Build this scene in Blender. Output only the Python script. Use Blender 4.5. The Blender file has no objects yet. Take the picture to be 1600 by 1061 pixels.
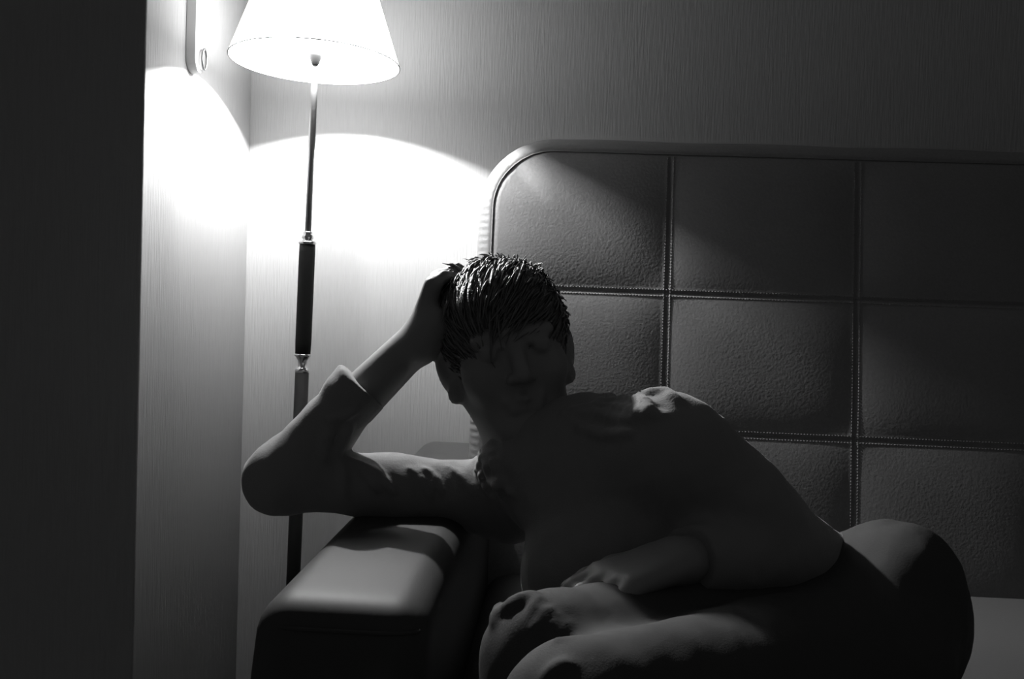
import bpy, bmesh, math, random
import numpy as np
from mathutils import Vector, Matrix

random.seed(7)
rng = np.random.default_rng(7)
scene = bpy.context.scene
COL = scene.collection

# ------------------------------------------------------------------ camera
CAM = np.array([0.0, 0.0, 0.92])
FPX = 1469.8
PITCH, ROLL, YAW = -0.0381, 0.0365, -0.05
cy_, sy_ = math.cos(YAW), math.sin(YAW)
_F = np.array([sy_, cy_, 0.0]); _R = np.array([cy_, -sy_, 0.0]); _U = np.array([0, 0, 1.0])
CF = _F * math.cos(PITCH) + _U * math.sin(PITCH)
_U2 = _U * math.cos(PITCH) - _F * math.sin(PITCH)
CR = _R * math.cos(ROLL) + _U2 * math.sin(ROLL)
CU = _U2 * math.cos(ROLL) - _R * math.sin(ROLL)
cam_data = bpy.data.cameras.new('camera')
cam_data.sensor_width = 36.0
cam_data.lens = 36.0 * FPX / 1600.0
cam_data.clip_start = 0.02
cam = bpy.data.objects.new('camera', cam_data)
COL.objects.link(cam)
cam.matrix_world = Matrix(((CR[0], CU[0], -CF[0], CAM[0]), (CR[1], CU[1], -CF[1], CAM[1]),
                           (CR[2], CU[2], -CF[2], CAM[2]), (0, 0, 0, 1)))
scene.camera = cam

# ------------------------------------------------------------------ world, exposure
world = bpy.data.worlds.new('world')
scene.world = world
world.use_nodes = True
world.node_tree.nodes['Background'].inputs[0].default_value = (1, 1, 1, 1)
world.node_tree.nodes['Background'].inputs[1].default_value = 0.050   # the faint light of the rest of the room
scene.view_settings.view_transform = 'Standard'
scene.view_settings.look = 'None'
scene.view_settings.exposure = 0.0
scene.view_settings.gamma = 1.0
scene.view_settings.use_curve_mapping = False
scene.cycles.sample_clamp_indirect = 3.0
BULB_L = 21000.0         # brightness of the lamp's bulb
SHADE_GLOW = 9.0        # what the lit shade gives off

# ------------------------------------------------------------------ helpers
def ray(px, py):
    d = CF + CR * (px - 800.0) / FPX - CU * (py - 530.5) / FPX
    return d
def at(px, py, Y):
    d = ray(px, py)
    return CAM + d * (Y / d[1])
def at_x(px, py, X):
    d = ray(px, py)
    return CAM + d * (X / d[0])
def at_z(px, py, Z):
    d = ray(px, py)
    return CAM + d * ((Z - CAM[2]) / d[2])

def mat(name, color, rough=0.6, metal=0.0, spec=0.4, build=None, sheen=0.0):
    m = bpy.data.materials.new(name)
    m.use_nodes = True
    nt = m.node_tree
    b = nt.nodes['Principled BSDF']
    c = (color, color, color, 1) if not hasattr(color, '__len__') else (*color, 1)
    b.inputs['Base Color'].default_value = c
    b.inputs['Roughness'].default_value = rough
    b.inputs['Metallic'].default_value = metal
    b.inputs['Specular IOR Level'].default_value = spec
    b.inputs['Sheen Weight'].default_value = sheen
    if build: build(nt, b)
    return m

def bump_noise(scale, strength, dist, vec_scale=(1, 1, 1), detail=4, color=None):
    def f(nt, b):
        tc = nt.nodes.new('ShaderNodeTexCoord'); mp = nt.nodes.new('ShaderNodeMapping')
        mp.inputs['Scale'].default_value = vec_scale
        nt.links.new(tc.outputs['Object'], mp.inputs['Vector'])
        n = nt.nodes.new('ShaderNodeTexNoise'); n.inputs['Scale'].default_value = scale
        n.inputs['Detail'].default_value = detail
        nt.links.new(mp.outputs['Vector'], n.inputs['Vector'])
        bp = nt.nodes.new('ShaderNodeBump'); bp.inputs['Strength'].default_value = strength
        bp.inputs['Distance'].default_value = dist
        nt.links.new(n.outputs['Fac'], bp.inputs['Height'])
        nt.links.new(bp.outputs['Normal'], b.inputs['Normal'])
        if color:
            r = nt.nodes.new('ShaderNodeValToRGB')
            r.color_ramp.elements[0].position = 0.3; r.color_ramp.elements[1].position = 0.7
            r.color_ramp.elements[0].color = (color[0],) * 3 + (1,)
            r.color_ramp.elements[1].color = (color[1],) * 3 + (1,)
            nt.links.new(n.outputs['Fac'], r.inputs['Fac'])
            nt.links.new(r.outputs['Color'], b.inputs['Base Color'])
    return f

M_wall = mat('wallpaper', 0.28, 0.75, spec=0.2, build=bump_noise(30, 0.7, 0.0014, (10, 10, 0.5), 5, (0.27, 0.29)))
M_floor = mat('dark_floor', 0.14, 0.5, build=bump_noise(8, 0.1, 0.001, (1, 12, 1), 3, (0.10, 0.17)))
M_leather = mat('pale_leather', 0.33, 0.5, spec=0.35, build=bump_noise(210, 0.42, 0.0011, (1, 1, 1), 2, (0.145, 0.165)))
M_seam = mat('seam_thread', 0.16, 0.7)
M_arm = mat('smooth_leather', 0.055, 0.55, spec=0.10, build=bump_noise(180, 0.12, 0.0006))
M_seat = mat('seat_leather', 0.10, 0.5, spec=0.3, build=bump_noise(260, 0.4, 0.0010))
M_chrome = mat('polished_metal', 0.75, 0.16, metal=1.0)
M_rod = mat('lamp_rod', 0.28, 0.3, metal=1.0)
M_wood = mat('dark_handle', 0.018, 0.6, spec=0.08, build=bump_noise(30, 0.1, 0.0005, (1, 1, 0.1)))
M_socket = mat('black_plastic', 0.03, 0.35)
M_skin = mat('skin', 0.21, 0.5, spec=0.4, build=bump_noise(220, 0.15, 0.0006))
M_hair = mat('hair', 0.12, 0.45, spec=0.35, build=bump_noise(260, 0.8, 0.002, (1, 1, .35), 3))
M_shirt = mat('knit_shirt', 0.20, 0.85, spec=0.15, sheen=0.15, build=bump_noise(420, 0.4, 0.0010, (1, 1, 1), 2))
M_trouser = mat('trouser_cloth', 0.058, 0.85, spec=0.15, build=bump_noise(500, 0.3, 0.0008))
M_plastic = mat('pale_plastic', 0.5, 0.3, spec=0.5)
M_eye = mat('eye', 0.5, 0.15)

def link_mesh(name, verts, faces, m, parent=None, smooth=True, mods=None):
    me = bpy.data.meshes.new(name)
    if isinstance(verts, np.ndarray): verts = verts.tolist()
    if isinstance(faces, np.ndarray): faces = faces.tolist()
    me.from_pydata(verts, [], faces)
    me.materials.append(m)
    bm = bmesh.new(); bm.from_mesh(me)
    bmesh.ops.recalc_face_normals(bm, faces=bm.faces)
    bm.to_mesh(me); bm.free()
    if smooth:
        me.polygons.foreach_set('use_smooth', [True] * len(me.polygons))
    o = bpy.data.objects.new(name, me)
    COL.objects.link(o)
    if parent:
        o.parent = parent
        o.matrix_parent_inverse = Matrix.Translation(-Vector(parent.location))
    return o

def empty(name, loc, label, cat, group=None):
    o = bpy.data.objects.new(name, None)
    o.empty_display_size = 0.05
    o.location = loc
    COL.objects.link(o)
    o['label'] = label; o['category'] = cat
    if group: o['group'] = group
    return o

def bevel_box(name, lo, hi, m, parent=None, bev=0.0, seg=3):
    bm = bmesh.new()
    bmesh.ops.create_cube(bm, size=1)
    for v in bm.verts:
        v.co = Vector([lo[i] + (v.co[i] + .5) * (hi[i] - lo[i]) for i in range(3)])
    if bev:
        bmesh.ops.bevel(bm, geom=bm.edges[:], offset=bev, segments=seg, profile=0.5, affect='EDGES')
    me = bpy.data.meshes.new(name); bm.to_mesh(me); bm.free()
    me.materials.append(m)
    if bev: me.polygons.foreach_set('use_smooth', [True] * len(me.polygons))
    o = bpy.data.objects.new(name, me); COL.objects.link(o)
    if parent:
        o.parent = parent
        o.matrix_parent_inverse = Matrix.Translation(-Vector(parent.location))
    return o

def lathe(profile, origin, axis, seg=40):
    """profile: list of (radius, height along axis)."""
    ax = np.array(axis, float); ax /= np.linalg.norm(ax)
    e1 = np.cross(ax, [0, 1, 0]); e1 /= np.linalg.norm(e1); e2 = np.cross(ax, e1)
    V, Fc = [], []
    for r, h in profile:
        for k in range(seg):
            a = 2 * math.pi * k / seg
            V.append(np.array(origin) + ax * h + r * (math.cos(a) * e1 + math.sin(a) * e2))
    for i in range(len(profile) - 1):
        for k in range(seg):
            k2 = (k + 1) % seg
            Fc.append((i * seg + k, i * seg + k2, (i + 1) * seg + k2, (i + 1) * seg + k))
    return np.array(V), Fc

def tube(path, radii, seg=8, closed=False):
    path = [np.array(p, float) for p in path]
    if not hasattr(radii, '__len__'): radii = [radii] * len(path)
    V, Fc = [], []
    n = len(path)
    up = None
    for i, p in enumerate(path):
        if closed: t = path[(i + 1) % n] - path[i - 1]
        else: t = path[min(i + 1, n - 1)] - path[max(i - 1, 0)]
        t = t / (np.linalg.norm(t) + 1e-12)
        if up is None:
            up = np.cross(t, [0.3, 0.9, 0.31]); up /= np.linalg.norm(up)
        up = up - t * (up @ t); up /= np.linalg.norm(up) + 1e-12
        b = np.cross(t, up)
        for k in range(seg):
            a = 2 * math.pi * k / seg
            V.append(p + radii[i] * (math.cos(a) * up + math.sin(a) * b))
    for i in range(n if closed else n - 1):
        j = (i + 1) % n
        for k in range(seg):
            k2 = (k + 1) % seg
            Fc.append((i * seg + k, i * seg + k2, j * seg + k2, j * seg + k))
    if not closed:
        Fc.append(tuple(range(seg))[::-1]); Fc.append(tuple((n - 1) * seg + k for k in range(seg)))
    return V, Fc

def merge(parts):
    V, Fc = [], []
    for v, f in parts:
        o = len(V)
        V.extend([tuple(p) for p in v]); Fc.extend([tuple(i + o for i in q) for q in f])
    return V, Fc

# ------------------------------------------------------------------ signed-distance modelling
class Field:
    def __init__(s, lo, hi, h):
        s.lo = np.array(lo, float); s.h = h
        s.n = np.ceil((np.array(hi) - s.lo) / h).astype(int) + 1
        s.V = np.full(s.n, 0.08, np.float32)
        s.ax = [s.lo[i] + h * np.arange(s.n[i]) for i in range(3)]
    def _win(s, lo, hi):
        a = np.clip(np.floor((lo - s.lo) / s.h).astype(int), 0, s.n)
        b = np.clip(np.ceil((hi - s.lo) / s.h).astype(int) + 1, 0, s.n)
        return tuple(slice(a[i], b[i]) for i in range(3))
    def _grid(s, w):
        return np.meshgrid(s.ax[0][w[0]], s.ax[1][w[1]], s.ax[2][w[2]], indexing='ij', sparse=True)
    def _mix(s, w, d, k, op):
        a = s.V[w]; d = d.astype(np.float32)
        if op == 'add':
            h = np.maximum(k - np.abs(a - d), 0) / k
            s.V[w] = np.minimum(a, d) - h * h * k * .25
        else:
            d = -d
            h = np.maximum(k - np.abs(a - d), 0) / k
            s.V[w] = np.maximum(a, d) + h * h * k * .25
    def cap(s, a, b, ra, rb=None, k=0.02, flat=None, op='add', cut=None):
        """tapered capsule; flat=(direction, factor) squashes it; cut=(point, normal) trims it."""
        a = np.array(a, float); b = np.array(b, float); rb = ra if rb is None else rb
        pad = max(ra, rb) * (1.0 if flat is None else max(1.0, flat[1])) + 0.05
        w = s._win(np.minimum(a, b) - pad, np.maximum(a, b) + pad)
        if any(q.stop <= q.start for q in w): return
        X, Y, Z = s._grid(w)
        ab = b - a; L = ab @ ab + 1e-12
        t = np.clip(((X - a[0]) * ab[0] + (Y - a[1]) * ab[1] + (Z - a[2]) * ab[2]) / L, 0, 1)
        dx, dy, dz = X - a[0] - t * ab[0], Y - a[1] - t * ab[1], Z - a[2] - t * ab[2]
        q = dx * dx + dy * dy + dz * dz
        sc = 1.0
        if flat is not None:
            n = np.array(flat[0], float); n /= np.linalg.norm(n)
            c = dx * n[0] + dy * n[1] + dz * n[2]
            q = q + c * c * (1 / flat[1] ** 2 - 1)
        d = np.sqrt(q) - (ra + (rb - ra) * t)
        if cut is not None:
            p, nn = np.array(cut[0]), np.array(cut[1], float); nn /= np.linalg.norm(nn)
            d = np.maximum(d, (X - p[0]) * nn[0] + (Y - p[1]) * nn[1] + (Z - p[2]) * nn[2])
        s._mix(w, d, k, op)
    def ell(s, c, r, A=None, k=0.02, op='add', cut=None):
        c = np.array(c, float); r = np.array(r, float)
        A = np.eye(3) if A is None else np.array(A, float)   # rows: local axes
        pad = r.max() + 0.05
        w = s._win(c - pad, c + pad)
        if any(q.stop <= q.start for q in w): return
        X, Y, Z = s._grid(w)
        X, Y, Z = X - c[0], Y - c[1], Z - c[2]
        k0 = 0; k1 = 0
        for i in range(3):
            l = X * A[i][0] + Y * A[i][1] + Z * A[i][2]
            k0 = k0 + (l / r[i]) ** 2; k1 = k1 + (l / r[i] ** 2) ** 2
        k0 = np.sqrt(k0); k1 = np.sqrt(k1) + 1e-9
        d = k0 * (k0 - 1) / k1
        if cut is not None:
            p, nn = np.array(cut[0]) - c, np.array(cut[1], float); nn /= np.linalg.norm(nn)
            d = np.maximum(d, (X - p[0]) * nn[0] + (Y - p[1]) * nn[1] + (Z - p[2]) * nn[2])
        s._mix(w, d, k, op)
    def sample(s, p):
        i = np.round((p - s.lo) / s.h).astype(int)
        if (i < 0).any() or (i >= s.n).any(): return 0.08
        return float(s.V[tuple(i)])
    def hit(s, px, py, y0=0.5, y1=1.8):
        d = ray(px, py); d = d / d[1]
        y = y0
        while y < y1:
            p = CAM + d * y
            if s.sample(p) < 0: return p
            y += 0.002
        return None
    def fold(s, pts, r, k=0.008, sink=0.3, taper=True, op='add'):
        H = []
        for a, b in zip(pts[:-1], pts[1:]):
            n = max(2, int(math.hypot(b[0] - a[0], b[1] - a[1]) / 9))
            for i in range(n):
                t = i / n
                H.append(s.hit(a[0] + (b[0] - a[0]) * t, a[1] + (b[1] - a[1]) * t))
        H.append(s.hit(*pts[-1]))
        H = [h for h in H if h is not None]
        m = len(H)
        if m < 2: return
        d = CF
        for i in range(m - 1):
            if abs(H[i][1] - H[i + 1][1]) > 0.05: continue
            ra = r * (0.35 + 0.65 * math.sin(math.pi * (i + .5) / m)) if taper else r
            s.cap(H[i] + d * r * sink, H[i + 1] + d * r * sink, ra, ra, k=k, op=op)
    def noise(s, amp, scale, seed=0):
        r = np.random.default_rng(seed)
        X, Y, Z = s._grid(tuple(slice(0, n) for n in s.n))
        D = 0
        for i in range(5):
            v = r.normal(size=3) * scale; ph = r.uniform(0, 6.28)
            D = D + np.sin(X * v[0] + Y * v[1] + Z * v[2] + ph + 1.5 * np.sin(X * v[1] - Z * v[0] * .6 + ph))
        s.V += (D / 5 * amp).astype(np.float32)
    def mesh(s):
        V = s.V
        S = V < 0
        nx, ny, nz = S.shape
        cnt = np.zeros((nx - 1, ny - 1, nz - 1), np.int8)
        for i in (0, 1):
            for j in (0, 1):
                for k in (0, 1):
                    cnt += S[i:nx - 1 + i, j:ny - 1 + j, k:nz - 1 + k]
        act = (cnt > 0) & (cnt < 8)
        I = np.argwhere(act)
        idx = np.full(act.shape, -1, np.int32); idx[act] = np.arange(len(I))
        acc = np.zeros((len(I), 3)); num = np.zeros(len(I))
        C = [(i, j, k) for i in (0, 1) for j in (0, 1) for k in (0, 1)]
        for a in C:
            for b in C:
                if sum(b) - sum(a) == 1 and all(b[i] >= a[i] for i in range(3)):
                    va = V[I[:, 0] + a[0], I[:, 1] + a[1], I[:, 2] + a[2]]
                    vb = V[I[:, 0] + b[0], I[:, 1] + b[1], I[:, 2] + b[2]]
                    m = (va < 0) != (vb < 0)
                    t = np.where(m, va / np.where(m, va - vb, 1), 0)
                    p = np.array(a)[None, :] + t[:, None] * (np.array(b) - np.array(a))[None, :]
                    acc += p * m[:, None]; num += m
        P = s.lo + s.h * (I + acc / num[:, None])
        faces = []
        for d in range(3):
            e, f = [(1, 2), (2, 0), (0, 1)][d]
            sl = [slice(1, -1)] * 3; sl[d] = slice(0, -1)
            A = S[tuple(sl)]
            sl2 = list(sl); sl2[d] = slice(1, None)
            B = S[tuple(sl2)]
            E = np.argwhere(A != B); inside = A[A != B]
            E = E + 1; E[:, d] -= 1
            def cell(de, df):
                q = E.copy(); q[:, e] -= de; q[:, f] -= df
                return idx[q[:, 0], q[:, 1], q[:, 2]]
            Q = np.stack([cell(1, 1), cell(0, 1), cell(0, 0), cell(1, 0)], 1)
            Q[~inside] = Q[~inside][:, ::-1]
            faces.append(Q)
        Fq = np.concatenate(faces)
        Fq = Fq[(Fq >= 0).all(1)]
        return P, Fq

def frame_from(z, f):
    """local axes rows (x, f, u) with u = z"""
    u = np.array(z, float); u /= np.linalg.norm(u)
    f = np.array(f, float); f = f - u * (f @ u); f /= np.linalg.norm(f)
    return np.array([np.cross(f, u), f, u])

# ------------------------------------------------------------------ the room
D = 2.0                      # back wall
XS = -0.6777                 # side wall
yn = at_x(224, 250, XS)[1]   # where the side wall ends in an outer corner
def struct(o): o['kind'] = 'structure'; return o
struct(bevel_box('floor', (-3.0, -2.0, -0.1), (4.0, D, 0.0), M_floor))
struct(bevel_box('wall_back', (-3.0, D, -0.1), (4.0, D + 0.15, 3.0), M_wall))
struct(bevel_box('wall_left', (-3.0, yn, -0.0), (XS, D, 3.0), M_wall, bev=0.004))

# ------------------------------------------------------------------ sofa
ZA = 0.629
sofa = empty('sofa', (0.7, 1.4, 0), 'pale leather sofa with a high quilted back and low armrest against the papered wall', 'sofa')
XL = at(772, 300, 1.77)[0]
XR = 2.05
ZT = at(880, 238, 1.785)[2]      # seam line along the top of the back
Z2 = at(1042, 458, 1.745)[2]
Z1 = at(1250, 683, 1.715)[2]
Z0 = 0.40
REC = 0.12
def yb(z): return 1.682 + (z - 0.45) * REC
s1 = at(1042, 458, yb(Z2))[0]
s2 = at(1335, 560, yb(0.9))[0]
pw = s2 - s1
xs_seams = [s1 + pw * i for i in range(0, 7) if s1 + pw * i < XR - 0.05]
zs_seams = [Z1, Z2]
def back_y(x, z):
    gx = [XL] + xs_seams + [XR]; gz = [Z0] + zs_seams + [ZT]
    b = 1.0
    y = yb(z)
    # pillow within the panel
    for i in range(len(gx) - 1):
        if gx[i] <= x <= gx[i + 1]:
            u = (x - gx[i]) / (gx[i + 1] - gx[i]); break
    else: u = 0
    for i in range(len(gz) - 1):
        if gz[i] <= z <= gz[i + 1]:
            v = (z - gz[i]) / (gz[i + 1] - gz[i]); break
    else: v = 0
    pu = (1 - abs(2 * u - 1) ** 3.2); pv = (1 - abs(2 * v - 1) ** 3.0)
    y -= 0.008 * pu * pv
    du = min(abs(x - q) for q in xs_seams); dv = min(abs(z - q) for q in zs_seams)
    fe = min(1, max(0, (ZT - z) / .015)) * min(1, max(0, (x - XL) / .015))
    for dd in (du, dv):
        y += fe * 0.0014 * math.exp(-(dd / 0.003) ** 2)
        y -= fe * 0.0004 * math.exp(-((dd - 0.0065) / 0.0022) ** 2)
    return y
def axis_pts(a, b, seams, n):
    pts = set(np.linspace(a, b, n).round(5))
    for q in seams:
        for d in (-.02, -.014, -.0110, -.0095, -.0085, -.0075, -.006, -.0045, -.003, -.0015, 0, .0015, .003, .0045, .006, .0075, .0085, .0095, .0110, .014, .02):
            pts.add(round(q + d, 5))
    return [a] + sorted(p for p in pts if a + .0005 < p < b - .0005) + [b]
gx = axis_pts(XL, XR, xs_seams, 170); gz = axis_pts(Z0, ZT, zs_seams, 230)
RC = 0.11
def corner(x, z):
    out_x, out_z = x, z
    cx, cz = XL + RC, ZT - RC
    if x < cx and z > cz:
        a, b = (cx - x), (z - cz)
        m = max(a, b); h = math.hypot(a, b) + 1e-9
        out_x, out_z = cx - a * m / h, cz + b * m / h
    return out_x, out_z
V = []; Fq = []
nx, nz = len(gx), len(gz)
for j, z in enumerate(gz):
    for i, x in enumerate(gx):
        X2, Z2_ = corner(x, z)
        V.append((X2, back_y(x, z), Z2_))
for j in range(nz - 1):
    for i in range(nx - 1):
        a = j * nx + i
        Fq.append((a, a + 1, a + nx + 1, a + nx))
# boxing panel round the edge: left side going up, then along the top to the right
loop = [j * nx for j in range(nz)] + [(nz - 1) * nx + i for i in range(1, nx)] + [j * nx + nx - 1 for j in range(nz - 2, -1, -1)]
base = [np.array(V[i]) for i in loop]
prof = [(0.0008, 0.0016), (0.003, 0.0008), (0.009, 0.003), (0.017, 0.008), (0.024, 0.018), (0.0285, 0.034), (0.030, 0.06), (0.029, 0.12), (0.020, 0.19), (0.006, 0.22)]
prev = loop
nl = len(loop)
rows = []
arc = 0
for q in range(nl):
    p = base[q]
    t = base[min(q + 1, nl - 1)] - base[max(q - 1, 0)]
    t = t / (np.linalg.norm(t) + 1e-9)
    n = np.array([-t[2], 0, t[0]]); n /= np.linalg.norm(n) + 1e-9     # outward for this winding
    if q: arc += np.linalg.norm(base[q] - base[q - 1])
    row = []
    for (o, dy) in prof:
        pk = 0.0011 * math.sin(arc * 2 * math.pi / 0.013) * math.exp(-((dy - 0.010) / 0.012) ** 2)
        if q > nz: pk = 0
        wv = 0.0015 * math.sin(arc * 21) * min(1, dy / .05)
        q_ = p + n * (o + pk + wv) + np.array([0, dy, 0]); q_[1] = min(q_[1], 1.992); row.append(q_)
    rows.append(row)
off = len(V)
for row in rows:
    for p in row:
        V.append(tuple(p))
m = len(prof)
for q in range(nl - 1):
    Fq.append((loop[q], loop[q + 1], off + (q + 1) * m, off + q * m))
    for k in range(m - 1):
        Fq.append((off + q * m + k, off + (q + 1) * m + k, off + (q + 1) * m + k + 1, off + q * m + k + 1))
# close the rear
bc = len(V); V.append((0.9, 1.95, 0.9))
for q in range(nl - 1):
    Fq.append((off + q * m + m - 1, off + (q + 1) * m + m - 1, bc))
back = link_mesh('backrest', V, Fq, M_leather, sofa)
# piping cord on the front edge seam and double rows of stitching
cord = [tuple(p + np.array([0, -0.0010, 0])) for p in base[::2]]
v, f = tube(cord, 0.0009, 6)
link_mesh('piping', v, f, M_seam, back)
parts = []
def stitch(p0, p1, off_, along):
    L = abs(p1 - p0); n = int(L / 0.0055)
    for i in range(n):
        a = p0 + (p1 - p0) * (i + .15) / n; b = p0 + (p1 - p0) * (i + .8) / n
        if along == 'z':
            parts.append(tube([(off_, back_y(off_, a) - .0004, a), (off_, back_y(off_, b) - .0004, b)], 0.0007, 4))
        else:
            parts.append(tube([(a, back_y(a, off_) - .0004, off_), (b, back_y(b, off_) - .0004, off_)], 0.0007, 4))
for x in xs_seams[:3]:
    for o in (-.0058, .0058): stitch(Z0 + .05, ZT - .005, x + o, 'z')
for z in zs_seams:
    for o in (-.0058, .0058): stitch(XL + .01, 1.25, z + o, 'x')
v, f = merge(parts)
link_mesh('stitching', v, f, M_seam, back)

# armrest: long padded block running to the wall, rounded front
def padded(lo, hi, r, bulge, n=26, name='pad', m=M_arm, parent=None, fn=None):
    """rounded box with softly bulging faces"""
    lo = np.array(lo, float); hi = np.array(hi, float); c = (lo + hi) / 2; hs = (hi - lo) / 2
    bm = bmesh.new()
    bmesh.ops.create_cube(bm, size=2)
    bmesh.ops.subdivide_edges(bm, edges=bm.edges[:], cuts=n, use_grid_fill=True)
    for v in bm.verts:
        u = np.array(v.co)
        # denser towards the edges
        u = np.sign(u) * (1 - (1 - np.abs(u)) ** 1.6) if True else u
        p = u * hs
        q = np.clip(p, -(hs - r), hs - r)
        d = p - q; L = np.linalg.norm(d)
        if L > 1e-9:
            mx = np.abs(d).max(); p = q + d / L * mx
        w = p / hs
        for a in range(3):
            b1, b2 = (a + 1) % 3, (a + 2) % 3
            p[a] += np.sign(w[a]) * bulge * abs(w[a]) ** 6 * (1 - min(1, abs(w[b1])) ** 2) * (1 - min(1, abs(w[b2])) ** 2)
        p = c + p
        if fn: p = fn(p)
        v.co = Vector(p)
    me = bpy.data.meshes.new(name); bm.to_mesh(me); bm.free(); me.materials.append(m)
    me.polygons.foreach_set('use_smooth', [True] * len(me.polygons))
    o = bpy.data.objects.new(name, me); COL.objects.link(o)
    if parent:
        o.parent = parent; o.matrix_parent_inverse = Matrix.Translation(-Vector(parent.location))
    return o
AX0, AX1, AY0, AY1 = -0.283, -0.115, 0.875, 1.975
def armfn(p):
    # front face leans a little outward towards the floor
    t = max(0, (ZA - p[2]) / ZA)
    if p[1] < 1.3: p[1] -= 0.02 * math.sin(min(1, t * 1.2) * math.pi / 2)
    if p[0] < -0.2: p[0] -= 0.012 * math.sin(min(1, t * 3) * math.pi / 2)
    return p
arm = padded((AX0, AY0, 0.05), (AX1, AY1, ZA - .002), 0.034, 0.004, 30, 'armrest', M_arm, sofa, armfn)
loop_pts = []
for t in np.linspace(0, 1, 30):
    x = AX0 + 0.012 + (AX1 - AX0 - 0.02) * t
    loop_pts.append((x, AY0 - 0.001 + 0.012 * (abs(2 * t - 1) ** 6), ZA - 0.026))
v, f = tube(loop_pts, 0.0022, 8)
link_mesh('piping', v, f, M_arm, arm)
arm2 = padded((XR + .0, AY0, 0.05), (XR + .17, AY1, ZA), 0.034, 0.004, 12, 'armrest', M_arm, sofa)
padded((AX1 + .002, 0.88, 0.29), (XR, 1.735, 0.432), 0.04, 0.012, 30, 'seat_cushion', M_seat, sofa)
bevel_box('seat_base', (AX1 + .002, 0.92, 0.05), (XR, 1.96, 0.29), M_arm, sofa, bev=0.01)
for x in (AX0 + .08, XR + .08):
    for y in (0.98, 1.90):
        v, f = lathe([(0.0, 0), (0.02, 0), (0.026, 0.052), (0.0, 0.052)], (x, y, 0), (0, 0, 1), 16)
        link_mesh('foot', v, f, M_wood, sofa)

# ------------------------------------------------------------------ floor lamp
LX, LY = -0.4629, 1.7109
LZ = CAM[2] + 0.3442 * (D / 1.62)
RIM = 0.1531
BH = 0.5746 * RIM
AXL = np.array([0.0087, 0.0217, 1.0]); AXL /= np.linalg.norm(AXL)
rimc = np.array([LX, LY, LZ])
def on_axis(h): return rimc + AXL * h
base_h = -LZ / AXL[2]
bp = on_axis(base_h)
lamp = empty('floor_lamp', (bp[0], bp[1], 0), 'lit floor lamp with white cone shade and dark gripped pole in the wall corner', 'lamp')
def h_at(py):   # height on the lamp axis seen at this picture row
    best = min(np.linspace(-1.4, 0.3, 3401), key=lambda h: abs((lambda q: 530.5 - FPX * (q @ CU) / (q @ CF))(on_axis(h) - CAM) - py))
    return float(best)
h_rodtop, h_ring, h_top, h_bot, h_low = h_at(108), h_at(362), h_at(378), h_at(554), h_at(579)
# base disc
v, f = lathe([(0.0, 0), (0.13, 0), (0.132, 0.008), (0.12, 0.016), (0.04, 0.024), (0.02, 0.04), (0.0, 0.04)], (bp[0], bp[1], 0), (0, 0, 1), 48)
link_mesh('base', v, f, M_rod, lamp)
v, f = lathe([(0.0, base_h + .03), (0.0125, base_h + .03), (0.0125, h_low - .004), (0.0, h_low - .004)], rimc, AXL, 32)
link_mesh('lower_tube', v, f, M_wood, lamp)
v, f = lathe([(0.0, h_low - .004), (0.0125, h_low - .004), (0.0128, h_low + .001), (0.0105, h_low + .005), (0.0075, h_low + .007), (0.008, h_low + .013),
              (0.0085, h_low + .018), (0.0125, h_bot - .005), (0.015, h_bot - .003), (0.0152, h_bot - 0.0005), (0.014, h_bot + .001), (0, h_bot + .001)], rimc, AXL, 32)
link_mesh('lower_collar', v, f, M_chrome, lamp)
v, f = lathe([(0.0, h_bot), (0.0138, h_bot), (0.0145, h_bot + .02), (0.0146, h_top - .02), (0.0142, h_top - .004), (0.0, h_top - .004)], rimc, AXL, 32)
link_mesh('grip', v, f, M_wood, lamp)
dh = h_ring - h_top
v, f = lathe([(0.0, h_top - .005), (0.0150, h_top - .005), (0.0165, h_top - .002), (0.0150, h_top + .0005), (0.0100, h_top + .002), (0.0085, h_top + .004),
              (0.0110, h_top + .007), (0.0108, h_top + .011), (0.0075, h_top + .014), (0.0090, h_top + .0165), (0.0070, h_top + .019), (0.0, h_top + .019)], rimc, AXL, 32)
link_mesh('upper_collar', v, f, M_chrome, lamp)
v, f = lathe([(0.0, h_top + .015), (0.0056, h_top + .015), (0.0056, h_top + .16), (0.0066, h_top + .175), (0.0064, h_rodtop - .04), (0.0052, h_rodtop - .02), (0.0045, 0.0), (0, 0.0)], rimc, AXL, 24)
link_mesh('rod', v, f, M_rod, lamp)
v, f = lathe([(0.0, -.004), (0.006, -.004), (0.0085, 0.002), (0.0125, 0.012), (0.0125, 0.016), (0.0, 0.016)], rimc, AXL, 28)
sock = link_mesh('socket', v, f, M_socket, lamp)
v, f = lathe([(0.0, 0.016), (0.010, 0.016), (0.010, BH - .022), (0.005, BH - .0165), (0.0, BH - .0165)], rimc, AXL, 24)
link_mesh('socket_sleeve', v, f, M_plastic, sock)
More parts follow.
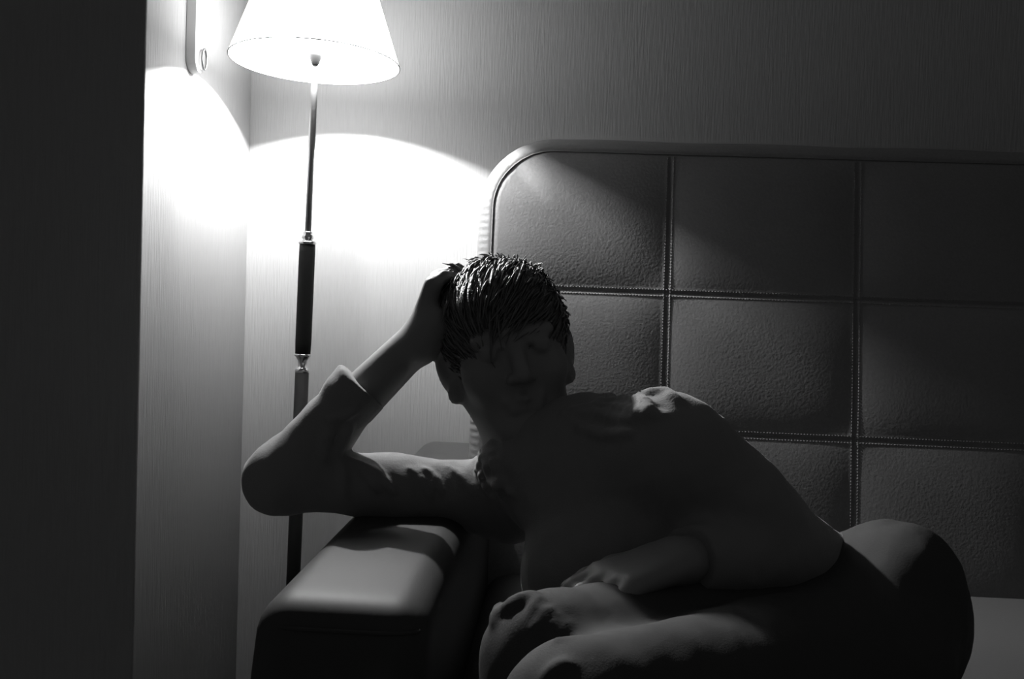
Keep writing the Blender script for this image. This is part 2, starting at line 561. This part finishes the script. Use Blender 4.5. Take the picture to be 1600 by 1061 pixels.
# shade
SH = 0.215; RT = 0.078
m_shade = bpy.data.materials.new('lit_shade'); m_shade.use_nodes = True
nt = m_shade.node_tree; b = nt.nodes['Principled BSDF']
b.inputs['Base Color'].default_value = (.8, .8, .8, 1); b.inputs['Roughness'].default_value = .9
b.inputs['Specular IOR Level'].default_value = 0.1
b.inputs['Emission Color'].default_value = (1, 1, 1, 1); b.inputs['Emission Strength'].default_value = SHADE_GLOW
nz_ = nt.nodes.new('ShaderNodeTexNoise'); nz_.inputs['Scale'].default_value = 400
bmp = nt.nodes.new('ShaderNodeBump'); bmp.inputs['Strength'].default_value = .1; bmp.inputs['Distance'].default_value = .0005
nt.links.new(nz_.outputs['Fac'], bmp.inputs['Height']); nt.links.new(bmp.outputs['Normal'], b.inputs['Normal'])
v, f = lathe([(RIM, 0.0), (RT, SH), (RT - .0015, SH), (RIM - .0015, 0.0), (RIM, 0.0)], rimc, AXL, 96)
shade = link_mesh('lamp_shade', v, f, m_shade, lamp)
M_trim = mat('shade_binding', 0.05, 0.8)
e1 = np.cross(AXL, [0, 1, 0]); e1 /= np.linalg.norm(e1); e2 = np.cross(AXL, e1)
for rr, hh in ((RIM, 0.0), (RT, SH)):
    pth = [rimc + AXL * hh + (rr) * (math.cos(a) * e1 + math.sin(a) * e2) for a in np.linspace(0, 2 * math.pi, 97)[:-1]]
    v, f = tube(pth, 0.0011, 6, closed=True)
    link_mesh('binding', v, f, M_trim, shade)
parts = []
for a in (0.6, 0.6 + 2.094, 0.6 + 4.189):
    dv = math.cos(a) * e1 + math.sin(a) * e2
    parts.append(tube([on_axis(0.046) + dv * .012, on_axis(0.052) + dv * .03, on_axis(SH - .02) + dv * (RT - .004)], 0.0012, 6))
pth = [on_axis(0.046) + .0125 * (math.cos(a) * e1 + math.sin(a) * e2) for a in np.linspace(0, 2 * math.pi, 33)[:-1]]
parts.append(tube(pth, 0.0015, 6, closed=True))
v, f = merge(parts)
link_mesh('shade_carrier', v, f, M_chrome, lamp)
m_bulb = bpy.data.materials.new('glowing_bulb'); m_bulb.use_nodes = True
m_bulb.node_tree.nodes['Principled BSDF'].inputs['Emission Color'].default_value = (1, 1, 1, 1)
m_bulb.node_tree.nodes['Principled BSDF'].inputs['Emission Strength'].default_value = BULB_L

v, f = lathe([(0.0, BH - .016), (0.004, BH - .016), (0.006, BH - .013), (0.006, BH + .012), (0.0035, BH + .016), (0.0, BH + .017)], rimc, AXL, 20)
link_mesh('bulb', v, f, m_bulb, lamp)

# ------------------------------------------------------------------ long bar hanging on the side wall
zb = at_x(302, 112, XS + .01)
top = zb[2] + 0.62
yA = at_x(299, 60, XS + .01)[1]; yB = at_x(316, 60, XS + .01)[1]
yc = (yA + yB) / 2; hw = abs(yB - yA) / 2
hang = empty('hanging_strap', (XS, yc, zb[2]), 'pale flat strap with a small loop hanging on the side wall', 'strap')
def strap_outline(hw_, z_lo, z_hi, n=14):
    pts = [(hw_, z_hi)]
    for i in range(n + 1):
        a = -math.pi * i / n
        pts.append((hw_ * math.cos(a), z_lo + hw_ + hw_ * math.sin(a)))
    pts.append((-hw_, z_hi))
    return pts
pts = strap_outline(hw, zb[2], top)
n = len(pts)
V = [(XS + .001, yc + a, z) for a, z in pts] + [(XS + .016, yc + a * .86, z + (0.002 if z < top else 0)) for a, z in pts]
Fq = [tuple(range(n)), tuple(range(2 * n - 1, n - 1, -1))] + [(i, (i + 1) % n, (i + 1) % n + n, i + n) for i in range(n)]
link_mesh('band', V, Fq, M_plastic, hang, smooth=False)
lp = []
lw = hw * .42
zc = zb[2] + hw * 1.1
for a in np.linspace(0, 2 * math.pi, 33)[:-1]:
    lp.append((XS + .021, yc + hw * .38 + lw * math.cos(a), zc + 0.018 * math.sin(a)))
v, f = tube(lp, 0.0022, 8, closed=True)
link_mesh('loop', v, f, M_rod, hang)
v, f = tube([(XS + .001, yc, top - .03), (XS + .03, yc, top - .03), (XS + .032, yc, top - .02)], 0.004, 10)
link_mesh('hook', v, f, M_chrome, hang)

# ------------------------------------------------------------------ the person
rs = at(800, 778, 1.31); re = at(434, 748, 1.235); rw = at(653, 532, 1.27)
ls = at(1046, 705, 1.10); le = np.array([.300, 1.16, .622]); lw_ = np.array([.135, 1.005, .652])
pel = np.array([0.41, 1.19, 0.535])
rh = np.array([0.32, 1.23, 0.528]); lh = np.array([0.36, 1.08, 0.530])
rk = at(862, 1036, 0.87); lk = at(905, 1132, 0.74)
ra_ = np.array([rk[0] - 0.02, 0.73, 0.09]); la_ = np.array([lk[0] + 0.0, 0.67, 0.09])
neck0 = at(838, 732, 1.24)
hd = at(792, 548, 1.27)
tl = math.radians(-12); yw = math.radians(13); pt = math.radians(-6)
Uh = np.array([math.sin(tl), 0, math.cos(tl)])
Fh = np.array([math.sin(yw), -math.cos(yw), math.sin(pt)])
HA = frame_from(Uh, Fh)          # rows x, f, u  (x = person's left-right)
if HA[0][0] < 0: HA[0] = -HA[0]  # x towards the right of the picture
def H(x, f, u): return hd + HA[0] * x + HA[1] * f + HA[2] * u

body = Field((-0.46, 0.46, 0.0), (0.66, 1.50, 1.10), 0.0040)
B = body
# trunk
chest = (rs + ls) / 2
mid = (chest + pel) / 2
side = (ls - rs) / np.linalg.norm(ls - rs)
spine = (chest - pel) / np.linalg.norm(chest - pel)
front = np.cross(side, spine); front /= np.linalg.norm(front)
if front[1] > 0: front = -front
TA = np.array([side, front, spine])
def torso(F_, g, k=0.05):
    F_.ell(chest - spine * .13 - front * .01, (0.130 + g, 0.085 + g, 0.14 + g), TA, k)
    F_.ell(mid - spine * .02, (0.110 + g, 0.082 + g, 0.13 + g), TA, k)
    F_.ell(pel, (0.130 + min(g, 0) , 0.096 + min(g, 0), 0.095 + min(g, 0)), TA, k)
    F_.cap(chest - spine * .10, at(930, 900, 1.14), 0.080 + g, 0.072 + g, k)
    F_.cap(chest - front * .02, at(985, 860, 1.15), 0.085 + g, 0.085 + g, k)
    F_.cap(at(930, 900, 1.14), pel, 0.072 + g, 0.080 + min(g, 0), k)
    F_.cap(rs, ls, 0.046 + g, 0.046 + g, k)
    F_.cap(neck0, chest, 0.050 + g, 0.07 + g, k)
torso(B, -.008)
# legs and feet
for hj, kj, aj in ((rh, rk, ra_), (lh, lk, la_)):
    B.cap(hj, kj, 0.078, 0.050, .03); B.cap(kj, aj, 0.048, 0.032, .02)
    B.cap(aj, aj + np.array([-.02, .04, -.045]), 0.032, 0.028, .02)
    B.cap(aj + np.array([0, 0, -.045]), aj + np.array([-.03, -.10, -.062]), 0.030, 0.022, .02)
    for t in range(5):
        o = np.array([-.045 + t * .016, 0, 0])
        B.cap(aj + np.array([-.03, -.10, -.066]) + o * .8, aj + np.array([-.03, -.135 - .006 * t + (.0 if t else .004), -.070]) + o, .010, .008, .006)
# arms
B.cap(rs, re, 0.044, 0.033, .03); B.cap(ls, le, 0.044, 0.034, .03)
mid_f = re + (rw - re) * .35
B.cap(re, mid_f, 0.032, 0.036, .02); B.cap(mid_f, rw, 0.035, 0.0275, .02)
B.cap(at(660, 540, 1.25), at(682, 503, 1.240), 0.024, 0.020, .02)
mf2 = le + (lw_ - le) * .35
B.cap(le, mf2, 0.034, 0.036, .02); B.cap(mf2, lw_, 0.036, 0.025, .02)
# right hand, laid against the side of the head with the fingers in the hair
kn = [at(676, 446, 1.245), at(683, 437, 1.268), at(688, 434, 1.291), at(690, 437, 1.312)]
wr = [rw + np.array([0, -.016, 0]), rw + np.array([0, -.005, 0]), rw + np.array([0, .006, 0]), rw + np.array([0, .018, 0])]
for a, c in zip(wr, kn): B.cap(a, c, 0.0165, 0.0125, .014)
fing = [[(694, 432, 1.253), (711, 434, 1.262), (724, 441, 1.268)],
        [(708, 424, 1.285), (732, 430, 1.306), (750, 440, 1.318)],
        [(710, 424, 1.310), (732, 430, 1.332), (748, 440, 1.346)],
        [(708, 428, 1.334), (729, 436, 1.352), (744, 448, 1.364)]]
for i, (k0, fg) in enumerate(zip(kn, fing)):
    P = [k0] + [at(*q) for q in fg]
    rr = [0.0098, 0.0090, 0.0082, 0.0072] if i > 0 else [0.0085, 0.0078, 0.0070, 0.0062]
    for j in range(3): B.cap(P[j], P[j + 1], rr[j], rr[j + 1], .005)
th = [rw + np.array([.002, .020, .012]), at(672, 496, 1.322), at(692, 476, 1.348), at(710, 464, 1.366)]
for j, r in enumerate((0.016, 0.0125, 0.0105)): B.cap(th[j], th[j + 1], r, r * .82, .008)
# left hand resting on the near knee
hdv = np.array([-.80, -.58, -.06]); hdv /= np.linalg.norm(hdv)
lp_ = lw_ + hdv * .085 + np.array([0, 0, -.004])
sd = np.cross(hdv, [0, 0, 1]); sd /= np.linalg.norm(sd)
for i, o in enumerate((-.030, -.010, .010, .028)):
    k0 = lp_ + sd * o * .95
    B.cap(lw_ + sd * o * .5, k0, 0.016, 0.0115, .014)
    L_ = (.056, .074, .080, .072)[i]
    p1 = k0 + hdv * L_ * .45 + np.array([0, 0, -.010]) + sd * o * .1
    p2 = p1 + hdv * L_ * .25 + np.array([0, 0, -.018])
    p3 = p2 + hdv * L_ * .15 + np.array([0, 0, -.020])
    B.cap(k0, p1, .0098, .0088, .005); B.cap(p1, p2, .0088, .008, .005); B.cap(p2, p3, .008, .007, .005)
t0 = lw_ + sd * .020 + hdv * .02
t1 = t0 + sd * .028 + hdv * .028 + np.array([0, 0, -.01]); t2 = t1 + hdv * .032 + sd * .006 + np.array([0, 0, -.008]); t3 = t2 + hdv * .024 + np.array([0, 0, -.006])
B.cap(t0, t1, .015, .012, .008); B.cap(t1, t2, .012, .010, .006); B.cap(t2, t3, .010, .0085, .006)
# neck and head
B.cap(H(0, -.022, -.05), neck0, 0.056, 0.062, .03)
B.ell(H(0, -.012, .022), (.0755, .096, .083), HA, .02)
B.ell(H(0, .022, -.040), (.060, .064, .080), HA, .03)
for sgn in (-1, 1):
    B.cap(H(.053 * sgn, -.012, -.050), H(.018 * sgn, .064, -.098), .020, .020, .02)
    B.cap(H(.010 * sgn, .082, .022), H(.046 * sgn, .070, .022), .010, .009, .012)      # brow
    B.ell(H(.044 * sgn, .050, -.028), (.022, .020, .020), HA, .03)                     # cheek
B.ell(H(0, .070, -.106), (.022, .018, .016), HA, .02)                                  # chin
for sgn in (-1, 1):
    B.ell(H(.032 * sgn, .098, .004), (.015, .014, .010), HA, .012, op='sub')
    B.ell(H(.032 * sgn, .075, .003), (.0135, .0135, .0125), HA, .003)
    B.cap(H(.020 * sgn, .0868, .0105), H(.044 * sgn, .0810, .0090), .0035, .003, .004)
B.cap(H(0, .082, .010), H(0, .106, -.030), .0085, .0110, .010)
for sgn in (-1, 1): B.ell(H(.012 * sgn, .094, -.034), (.008, .010, .007), HA, .006)
B.cap(H(-.020, .080, -.062), H(.020, .080, -.062), .006, .006, .008)
B.cap(H(0, .086, -.060), H(0, .086, -.0605), .0075, .0075, .008)
B.cap(H(-.016, .081, -.073), H(.016, .081, -.073), .0065, .0065, .006)
B.cap(H(-.022, .0905, -.0672), H(.022, .0905, -.0672), .0018, .0018, .003, op='sub')
for sgn in (-1, 1):   # ears
    A_ = frame_from(HA[2] + HA[1] * -.18, HA[1] * .5 + HA[0] * (-sgn) * .7)
    B.ell(H(.082 * sgn, -.010, -.015), (.021, .0080, .036), frame_from(HA[2] - HA[1] * .15 + HA[0] * sgn * .18, HA[0] * sgn * .75 + HA[1] * .6), .008)
    B.ell(H(.079 * sgn, -.002, -.046), (.010, .008, .014), HA, .008)
    B.ell(H(.088 * sgn, -.003, -.005), (.010, .006, .018), frame_from(HA[2] - HA[1] * .15 + HA[0] * sgn * .18, HA[0] * sgn * .75 + HA[1] * .6), .005, op='sub')
P, Fq = B.mesh()
person = link_mesh('person', P, Fq, M_skin)
person['label'] = 'shadowed person in a knit shirt leaning on the armrest, one hand in short hair'
person['category'] = 'person'

# ---- shirt
S = Field((-0.47, 0.70, 0.40), (0.62, 1.50, 0.98), 0.0040)
torso(S, .006)
S.cap(rs, rs + (re - rs) * .55, 0.052, 0.041, .04); S.cap(rs + (re - rs) * .5, re, 0.041, 0.040, .03)
cuff = at(566, 603, 1.25)
ud = (rw - re) / np.linalg.norm(rw - re)
S.cap(re, cuff + ud * .05, 0.041, 0.036, .03, cut=(cuff, ud))
S.cap(cuff - ud * .018, cuff + ud * .02, 0.041, 0.043, .006, cut=(cuff, ud))     # turned cuff
S.cap(ls, ls + (le - ls) * .55, 0.060, 0.052, .03); S.cap(ls + (le - ls) * .5, le, 0.052, 0.046, .03)
lud = (lw_ - le) / np.linalg.norm(lw_ - le); lc = lw_ - lud * .02
S.cap(le, lc + lud * .04, 0.047, 0.036, .02, cut=(lc, lud))
nd = (H(0, -.022, -.05) - neck0); nd /= np.linalg.norm(nd)
S.cap(chest, neck0 + nd * .05, 0.070, 0.064, .04, cut=(neck0 + nd * .035, nd))
S.noise(0.0022, 38, 3); S.noise(0.0009, 95, 4)
for pts, r in [([(745, 735), (757, 716), (770, 712)], .007), ([(752, 748), (768, 724), (781, 722)], .006), ([(765, 760), (776, 738), (786, 735)], .005),
               ([(768, 722), (780, 745), (800, 770)], .006), ([(756, 722), (770, 750), (790, 778)], .006), ([(747, 735), (760, 760), (780, 785)], .005),
               ([(700, 729), (720, 745), (740, 770)], .004), ([(655, 731), (672, 742), (690, 765)], .006), ([(640, 732), (660, 750), (672, 775)], .005),
               ([(545, 717), (570, 735), (590, 765)], .006), ([(560, 722), (590, 740), (615, 768)], .005), ([(528, 712), (535, 735), (540, 770)], .006),
               ([(548, 665), (535, 690), (520, 712)], .007), ([(520, 655), (510, 685), (505, 715)], .006), ([(560, 640), (540, 650), (515, 655)], .005),
               # left shoulder
               ([(880, 645), (905, 640), (930, 637), (945, 622), (975, 611), (990, 607)], .006),
               ([(895, 648), (930, 646), (965, 655), (1000, 656)], .006), ([(940, 632), (975, 640), (1010, 648), (1040, 650)], .006),
               ([(890, 655), (915, 672), (950, 680), (985, 676)], .006), ([(950, 626), (985, 622), (1020, 634)], .005),
               ([(1005, 614), (1040, 616), (1060, 628)], .007), ([(985, 608), (1000, 618), (1015, 640)], .006)]:
    S.fold(pts, r * 1.15, k=.005, sink=.12)
P, Fq = S.mesh()
shirt = link_mesh('shirt', P, Fq, M_shirt, person)

# ---- trousers
T = Field((-0.20, 0.54, 0.05), (0.66, 1.42, 0.78), 0.0045)
T.ell(pel, (0.145, 0.110, 0.105), TA, .04)
for hj, kj, aj in ((rh, rk, ra_), (lh, lk, la_)):
    T.cap(pel, hj, .095, .088, .04)
    T.cap(hj, kj, 0.090, 0.064, .03); T.cap(kj, aj, 0.062, 0.052, .02, cut=(aj, aj - kj))
T.noise(0.0024, 34, 5); T.noise(0.0009, 90, 6)
for pts, r in [([(775, 975), (785, 945), (800, 930)], .008), ([(780, 960), (805, 945), (835, 932)], .007), ([(828, 975), (836, 950), (840, 938)], .005),
               ([(835, 985), (848, 970), (858, 955)], .005), ([(856, 990), (866, 978), (872, 968)], .005), ([(872, 1005), (878, 990), (885, 980)], .005),
               ([(855, 1058), (872, 1048), (885, 1042)], .006)]:
    T.fold(pts, r, k=.006)
P, Fq = T.mesh()
link_mesh('trousers', P, Fq, M_trouser, person)

# ---- hair: a close cap plus combed locks
Hf = Field(hd - .16, hd + .17, 0.0035)
Hf.ell(H(0, -.018, .034), (.087, .102, .094), HA, .01)
Hf.ell(H(0, .110, -.050), (.085, .085, .088), HA, .012, op='sub')
Hf.ell(H(0, -.005, -.115), (.12, .12, .078), HA, .01, op='sub')
Hf.noise(0.0012, 90, 9)
capP, capF = Hf.mesh()
parts = [(capP, capF)]
capP = np.array(capP)
crown = H(0.012, -.085, .090)
cc = H(0, -.018, .030)
sel = rng.choice(len(capP), min(3600, len(capP)), replace=False)
for i in sel:
    p = capP[i]
    n = p - cc; loc = HA @ n
    n = HA.T @ (loc / np.array([.087, .102, .094]) ** 2); n /= np.linalg.norm(n)
    if np.dot(HA[2], p - hd) < .0 and loc[1] > .03: continue
    away = p - crown; away -= n * (away @ n); la0 = np.linalg.norm(away)
    away = away / (la0 + 1e-6)
    swirl = HA[1] * .45 - HA[0] * .55
    d = away * .7 + swirl * .7; d -= n * (d @ n); d /= np.linalg.norm(d) + 1e-9
    d = d + rng.normal(size=3) * .13
    L = rng.uniform(.022, .042)
    lift = rng.uniform(.02, .09)
    if rng.random() < .02: lift = .2
    if loc[1] > .05: L *= 1.25
    path = []
    for t in (0, .3, .6, .85, 1.0):
        path.append(p - n * .0008 + d * L * t + n * (L * lift * math.sin(t * 2.0) - .50 * (L * t) ** 2 / .09))
    r = rng.uniform(.0011, .0024)
    parts.append(tube(path, [r, r, r * .8, r * .5, r * .12], 4))
# stray tufts pushed up by the fingers, and the crown tuft
for (a, b_, r) in [((722, 424, 1.27), (691, 411, 1.265), .0035), ((718, 430, 1.27), (700, 417, 1.262), .004), ((726, 420, 1.28), (706, 413, 1.28), .003),
                   
                   ((700, 470, 1.22), (690, 505, 1.215), .003)]:
    A0, A1 = at(*a), at(*b_)
    mid_ = (A0 + A1) / 2 + np.array([0, 0, .003])
    parts.append(tube([A0, mid_, A1], [r, r * .8, r * .1], 5))
v, f = merge(parts)
link_mesh('hair', v, f, M_hair, person)
